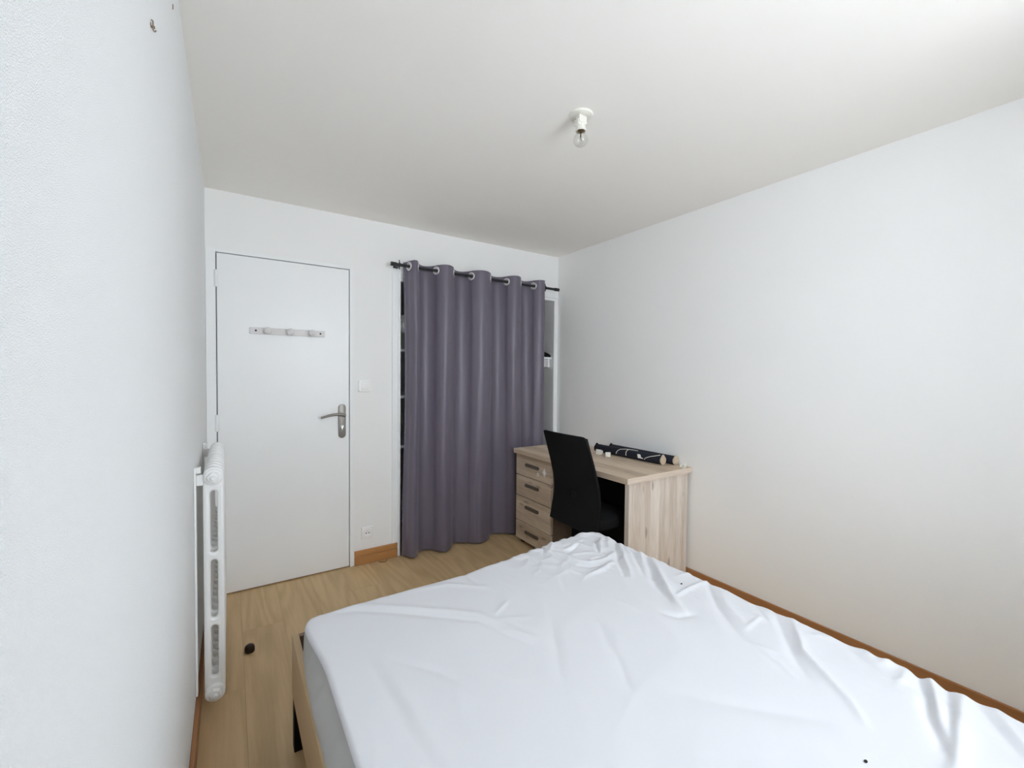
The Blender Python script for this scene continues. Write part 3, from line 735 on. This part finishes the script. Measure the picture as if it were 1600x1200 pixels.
bm = tube(smooth_path([(1.80, 2.02, 0.62), (1.83, 2.02, 0.50), (1.86, 2.02, 0.405), (1.96, 2.02, 0.395)], 6), 0.020, 10)
add_box(bm, 1.89, 2.06, 1.95, 2.09, 0.385, 0.419, bevel=0.006)
obj('tilt_mechanism', bm, 'black', ch, smooth=40)
obj('gas_column', lathe([(0.03, 0.10), (0.03, 0.25), (0.018, 0.252), (0.018, 0.386)], (1.975, 2.02, 0), 'Z', 20), 'black', ch, smooth=40)
for k in range(5):
    a = 2 * PI * k / 5 + 0.9
    d = Vector((math.cos(a), math.sin(a), 0)); o = Vector((1.975, 2.02, 0)); R_ = 0.13 if d.x > 0.3 else 0.22
    lg = obj('star_leg', tube([o + Vector((0, 0, 0.115)), o + d * R_ * 0.5 + Vector((0, 0, 0.095)), o + d * R_ + Vector((0, 0, 0.075))], 0.018, 10, taper=[1.3, 1.1, 0.9]), 'black', ch, smooth=40)
    c = o + d * R_; w = Vector((-d.y, d.x, 0))
    bm = bmesh.new()
    for s in (-1, 1): add_lathe(bm, [(0.018, -0.008), (0.026, -0.006), (0.026, 0.006), (0.018, 0.008)], c + w * 0.012 * s + Vector((0, 0, 0.0262)), w, 16)
    add_tube(bm, [c + Vector((0, 0, 0.026)), c + Vector((0, 0, 0.072))], 0.006, 8)
    obj('caster', bm, 'black', lg, smooth=40)

# ------------------------------------------------------------------ rolled blinds and clips on the desk
DT = 0.7512
def d_profile(r, n=10):
    """end plate: round below, pointed roof above"""
    pts = [(r * math.cos(a), r * math.sin(a)) for a in [PI + PI * k / n for k in range(n + 1)]]
    return pts + [(r * 0.95, r * 0.35), (r * 0.12, r * 1.25), (-r * 0.12, r * 1.25), (-r * 0.95, r * 0.35)]
def blind(p0, p1, r, label, cord):
    p0, p1 = Vector(p0), Vector(p1); ax = (p1 - p0).normalized()
    t = thing('roller_blind', ((p0 + p1) / 2 - Vector((0, 0, r)))[:], label, 'roller blind', 'rolled blinds on the desk')
    obj('roll', tube([p0, p0 + ax * 0.004, p1 - ax * 0.004, p1], r, 24, taper=[0.93, 1, 1, 0.93]), 'tube', t, smooth=40)
    side = Vector((ax.y, -ax.x, 0))
    for e, s in ((p0, -1), (p1, 1)):
        bm = bmesh.new(); pr = d_profile(r * 0.98)
        a = [bm.verts.new(e + side * u + Vector((0, 0, v)) + ax * s * 0.001) for u, v in pr]
        b = [bm.verts.new(e + side * u + Vector((0, 0, v)) + ax * s * 0.009) for u, v in pr]
        bm.faces.new(a); bm.faces.new(list(reversed(b)))
        for i in range(len(pr)): bm.faces.new((a[i], b[i], b[(i + 1) % len(pr)], a[(i + 1) % len(pr)]))
        obj('end_plate', bm, 'beige' if s > 0 else 'black', t, smooth=30)
    for path in cord: obj('cord', tube(smooth_path(path, 6), 0.0024, 8), 'string', t, smooth=180)
    return t
ra = 0.030
fx0, fx1 = 2.372, 2.400
def onroll(y, ang, r=ra + 0.002):
    f = (2.410 - y) / 0.575; cx = 2.376 + 0.030 * f
    return (cx - r * math.sin(ang), y, DT + ra + r * math.cos(ang))
cords = [[onroll(2.20, 1.9), onroll(2.19, 1.3), onroll(2.17, 0.7), onroll(2.12, 0.2), onroll(2.06, -0.2)],
         [onroll(2.11, 1.9), onroll(2.11, 1.3), onroll(2.11, 0.7), onroll(2.10, 0.1), onroll(2.04, -0.3)],
         [onroll(1.955, 2.0), onroll(1.945, 1.6), onroll(1.91, 1.1), onroll(1.875, 0.7), onroll(1.85, 0.1)]]
blind((2.376, 2.410, DT + ra), (2.406, 1.835, DT + ra), ra, 'rolled black blind with a beige end and a loose cord, nearer the chair', cords)
blind((2.470, 2.352, DT + 0.029), (2.478, 1.79, DT + 0.029), 0.029, 'rolled black blind against the wall behind the other roll', [])
# top rail lip of the rear blind, little white fittings
def clip(x, y, s, label, rz=0.0, z=DT):
    t = thing('blind_clip', (x, y, z), label, 'clip', 'white blind fittings on the desk')
    bm = box(-0.5 * s, 0.5 * s, -0.42 * s, 0.42 * s, 0, 0.12 * s, bevel=0.04 * s)
    add_box(bm, -0.5 * s, -0.36 * s, -0.42 * s, 0.42 * s, 0.1 * s, 0.75 * s, bevel=0.03 * s)
    add_box(bm, 0.30 * s, 0.44 * s, -0.30 * s, 0.30 * s, 0.1 * s, 0.5 * s, bevel=0.03 * s)
    bmesh.ops.rotate(bm, verts=bm.verts, matrix=Matrix.Rotation(rz, 3, 'Z')); bmesh.ops.translate(bm, verts=bm.verts, vec=(x, y, z))
    obj('body', bm, 'ivory', t, smooth=30)
    pin = lathe([(0.1 * s, -0.02 * s), (0.1 * s, 0.22 * s), (0.17 * s, 0.22 * s), (0.17 * s, 0.30 * s)], (x, y, z + 0.12 * s), 'Z', 12)
    obj('peg', pin, 'plastic', t, smooth=30)
clip(2.318, 2.325, 0.050, 'white plastic blind clip at the chair end of the front roll', 0.3)
clip(2.303, 2.232, 0.044, 'low white plastic blind clip beside the front roll, right of the taller clip', 0.9)
clip(2.452, 1.712, 0.038, 'white plastic blind clip alone near the desk corner by the wall', 1.8)
bm = prism([(0, 0), (0.042, 0), (0.042, 0.005), (0.028, 0.007), (0.025, 0.028), (0.0, 0.028)], -0.0015, 0.0015, 'XZ')
m4 = Matrix.Translation(Vector(onroll(1.985, 1.35, ra + 0.0035))) @ Matrix.Rotation(-PI / 2, 4, 'Z') @ Matrix.Rotation(0.25, 4, 'X')
bmesh.ops.transform(bm, matrix=m4, verts=bm.verts)
bmesh.ops.translate(bm, verts=bm.verts, vec=(-0.001, 0.02, -0.016))
tag(obj('blind_tag', bm, 'plastic'), 'small white tag leaning on the front black roll', 'tag')

# ------------------------------------------------------------------ radiator
rad = thing('radiator', (-0.055, 2.36, 0.07), 'white column radiator hung on the left wall beside the door', 'radiator')
RX, RT, RB, HW = -0.0545, 0.9835, 0.078, 0.0335
NSEC, PITCH, SY = 12, 0.0605, 1.990
def section_mesh():
    cd = bpy.data.curves.new('section_outline', 'CURVE'); cd.dimensions = '2D'; cd.fill_mode = 'BOTH'
    def loop(pts):
        s = cd.splines.new('POLY'); s.points.add(len(pts) - 1); s.use_cyclic_u = True
        for p, q in zip(s.points, pts): p.co = (q[0], q[1], 0, 1)
    loop(rrect(-HW + 0.008, HW - 0.008, RB + 0.008, RT - 0.008, HW - 0.0085, 8))
    for z0, z1 in ((0.650, 0.893), (0.396, 0.625), (0.168, 0.370)):
        loop(rrect(-0.0195, 0.0195, z0 - 0.007, z1 + 0.007, 0.0192, 6))
    cd.extrude = 0.0045; cd.bevel_depth = 0.008; cd.bevel_resolution = 3
    o = bpy.data.objects.new('section_outline', cd); COL.objects.link(o)
    me = bpy.data.meshes.new_from_object(o.evaluated_get(bpy.context.evaluated_depsgraph_get()))
    bpy.data.objects.remove(o)
    me.transform(Matrix.Rotation(PI / 2, 4, 'X'))
    # raised rim down both edges of the front face
    bm = bmesh.new(); bm.from_mesh(me)
    for sx in (-1, 1):
        add_box(bm, sx * 0.0235 - 0.0018, sx * 0.0235 + 0.0018, -0.0138, -0.010, 0.12, 0.905, bevel=0.0008)
    bm.to_mesh(me); bm.free()
    me.materials.clear(); me.materials.append(M['radiator'])
    me.polygons.foreach_set('use_smooth', [True] * len(me.polygons)); me.set_sharp_from_angle(angle=math.radians(35))
    return me
sm = section_mesh()
for i in range(NSEC):
    s = bpy.data.objects.new('section', sm); COL.objects.link(s); s.parent = rad
    s.location = Vector((RX, SY + 0.0130 + i * PITCH, 0)) - ROOT[rad.name]
    ROOT[s.name] = Vector((RX, SY + 0.0130 + i * PITCH, 0))
for z in (0.948, 0.112):
    obj('connecting_hub', tube([(RX, SY + 0.03, z), (RX, SY + (NSEC - 1) * PITCH + 0.02, z)], 0.022, 20), 'radiator', rad, smooth=40)
for z, R in ((0.946, 0.030), (0.111, 0.033)):
    bm = lathe([(R, -0.002), (R, 0.009), (R - 0.004, 0.012), (R - 0.009, 0.012)], (RX, SY, z), '-Y', 28)
    add_lathe(bm, [(0.021, 0.010), (0.021, 0.024), (0.018, 0.027)], (RX, SY, z), '-Y', 6)
    add_lathe(bm, [(0.0085, 0.02), (0.0085, 0.036), (0.006, 0.038)], (RX, SY, z), '-Y', 18)
    obj('end_cap', bm, 'radiator', rad, smooth=35)
for y in (1.985, 2.64):
    bm = box(XL + 0.0006, XL + 0.008, y, y + 0.035, 0.115, 0.985, bevel=0.002)
    add_box(bm, XL + 0.008, RX - 0.02, y + 0.012, y + 0.024, 0.915, 0.955, bevel=0.002)
    add_box(bm, XL + 0.008, XL + 0.022, y + 0.008, y + 0.028, 0.962, 0.985, bevel=0.002)
    obj('wall_bracket', bm, 'radiator', rad)

# ------------------------------------------------------------------ small fixtures
rk = thing('coat_rack', (0.3155, YB, 1.577), 'white three-knob coat rack screwed to the white door', 'coat rack')
yb = YB - 0.0042
obj('rail', box(0.103, 0.528, yb - 0.012, yb, 1.578, 1.618, bevel=0.002), 'rack', rk)
for x in (0.197, 0.322, 0.447):
    obj('knob', lathe([(0.010, 0), (0.009, 0.014), (0.012, 0.020), (0.0195, 0.026), (0.0215, 0.032), (0.020, 0.039), (0.013, 0.044), (0.002, 0.0455)], (x, yb - 0.012, 1.598), '-Y', 24), 'rack', rk, smooth=40)
for x in (0.135, 0.500):
    obj('screw', lathe([(0.0055, 0), (0.0055, 0.001), (0.003, 0.0016)], (x, yb - 0.012, 1.598), '-Y', 14), 'dark', rk, smooth=40)

sw = thing('light_switch', (0.785, YB, 1.212), 'white light switch on the wall between door and curtain', 'light switch')
obj('plate', prism(rrect(0.745, 0.825, 1.212, 1.293, 0.006), YB - 0.013, YB, 'XZ', bevel=0.003), 'plastic', sw, smooth=35)
obj('rocker', prism(rrect(0.763, 0.811, 1.231, 1.274, 0.003), YB - 0.0195, YB - 0.0128, 'XZ', bevel=0.002), 'plastic', sw, smooth=35)
so = thing('wall_socket', (0.806, YB, 0.178), 'white round-faced power socket low on the wall above the baseboard', 'socket')
obj('plate', prism(rrect(0.766, 0.846, 0.178, 0.259, 0.006), YB - 0.0115, YB, 'XZ', bevel=0.002), 'plastic', so, smooth=35)
obj('ring', lathe([(0.031, 0), (0.030, 0.006), (0.0275, 0.007), (0.0235, 0.006), (0.0215, 0.001), (0.001, 0.001)], (0.806, YB - 0.0114, 0.2185), '-Y', 30), 'plastic', so, smooth=40)
for dx in (-0.0095, 0.0095):
    obj('contact_hole', lathe([(0.0042, 0), (0.0042, 0.0006)], (0.806 + dx, YB - 0.0122, 0.2165), '-Y', 12), 'dark', so)
obj('earth_pin', lathe([(0.0028, 0), (0.0028, 0.009), (0.001, 0.011)], (0.806, YB - 0.0122, 0.229), '-Y', 12), 'steel', so, smooth=40)

lx, ly = 1.206, 1.345
lamp = thing('ceiling_lamp', (lx, ly, H), 'bare bulb in a white socket on the white ceiling', 'ceiling lamp')
obj('ceiling_rose', lathe([(0.020, 0.0085), (0.040, 0.008), (0.047, 0.006), (0.049, 0.0)], (lx, ly, H), (0, 0, -1), 36), 'ivory', lamp, smooth=40)
bm = lathe([(0.0165, 0.0096), (0.0165, 0.0400), (0.019, 0.0416), (0.019, 0.0560), (0.0225, 0.0592), (0.0225, 0.0664), (0.0185, 0.0664), (0.016, 0.0528)], (lx, ly, H), (0, 0, -1), 28, cap=False)
obj('socket', bm, 'ivory', lamp, smooth=40)
bm = box(lx - 0.024, lx + 0.016, ly - 0.020, ly + 0.012, H - 0.0416, H - 0.0096, bevel=0.003)
add_box(bm, lx - 0.027, lx - 0.012, ly - 0.016, ly + 0.012, H - 0.0496, H - 0.0240, bevel=0.002)
obj('connector_block', bm, 'ivory', lamp, smooth=35)
for dy in (-0.012, 0.004):
    obj('screw', lathe([(0.003, 0), (0.003, 0.001)], (lx - 0.0242, ly + dy, H - 0.0240), '-X', 10), 'dark', lamp)
bp_ = [(0.0125, 0.0528), (0.0125, 0.0672), (0.0145, 0.0720), (0.0195, 0.0792), (0.0250, 0.0872), (0.0284, 0.0960), (0.0290, 0.1040), (0.0268, 0.1128), (0.0210, 0.1200), (0.0130, 0.1248), (0.0050, 0.1268), (0.0002, 0.1272)]
gb = obj('bulb', lathe(bp_, (lx, ly, H), (0, 0, -1), 32, cap=False), 'bulb', lamp, smooth=180)
obj('cap', lathe([(0.0118, 0.0480), (0.0118, 0.0684), (0.009, 0.0692)], (lx, ly, H), (0, 0, -1), 20), 'brass', gb, smooth=40)
bm = tube([(lx, ly, H - 0.0672), (lx, ly, H - 0.0896)], 0.0022, 8)
for s in (-1, 1): add_tube(bm, [(lx, ly, H - 0.0880), (lx + 0.009 * s, ly + 0.004 * s, H - 0.0992)], 0.0006, 6)
add_tube(bm, [(lx - 0.009, ly - 0.004, H - 0.0992), (lx, ly, H - 0.0968), (lx + 0.009, ly + 0.004, H - 0.0992)], 0.0005, 6)
obj('filament', bm, 'dark', gb, smooth=180)

hk = thing('wall_hook', (XL, 1.028, 1.958), 'small metal hook screwed high on the left wall', 'hook')
obj('plate', lathe([(0.004, 0), (0.004, 0.001), (0.003, 0.0014)], (XL, 1.027, 1.977), 'X', 16), 'screw', hk, smooth=40)
obj('bent_wire', tube(smooth_path([(XL + 0.001, 1.024, 1.983), (XL + 0.0035, 1.024, 1.983), (XL + 0.004, 1.024, 1.976), (XL + 0.004, 1.024, 1.968), (XL + 0.006, 1.025, 1.965), (XL + 0.008, 1.025, 1.968)], 5), 0.0012, 8), 'screw', hk, smooth=180)
obj('screw', lathe([(0.002, 0), (0.002, 0.004), (0.003, 0.005), (0.002, 0.006)], (XL, 1.031, 1.976), 'X', 12), 'brass', hk, smooth=40)
tag(obj('nail', box(XL - 0.001, XL + 0.0025, 1.4085, 1.4115, 2.267, 2.279, bevel=0.0008), 'screw'), 'small nail in the left wall just under the ceiling', 'nail')

bm = lathe([(0.0195, 0), (0.0215, 0.003), (0.0215, 0.020), (0.019, 0.029), (0.012, 0.0345), (0.002, 0.036)], (0.072, 2.392, 0.0), 'Z', 28)
tag(obj('door_stop', bm, 'wood_brown', smooth=40), 'small round dark brown door stop on the oak floor', 'door stop')
tag(obj('wood_sliver', tube(smooth_path([(0.880, 3.046, 0.003), (0.893, 3.028, 0.004), (0.915, 3.024, 0.004), (0.932, 3.034, 0.005), (0.935, 3.050, 0.006)], 5), 0.0035, 8), 'base_y', smooth=180), 'small curled brown sliver on the floor before the baseboard', 'sliver')
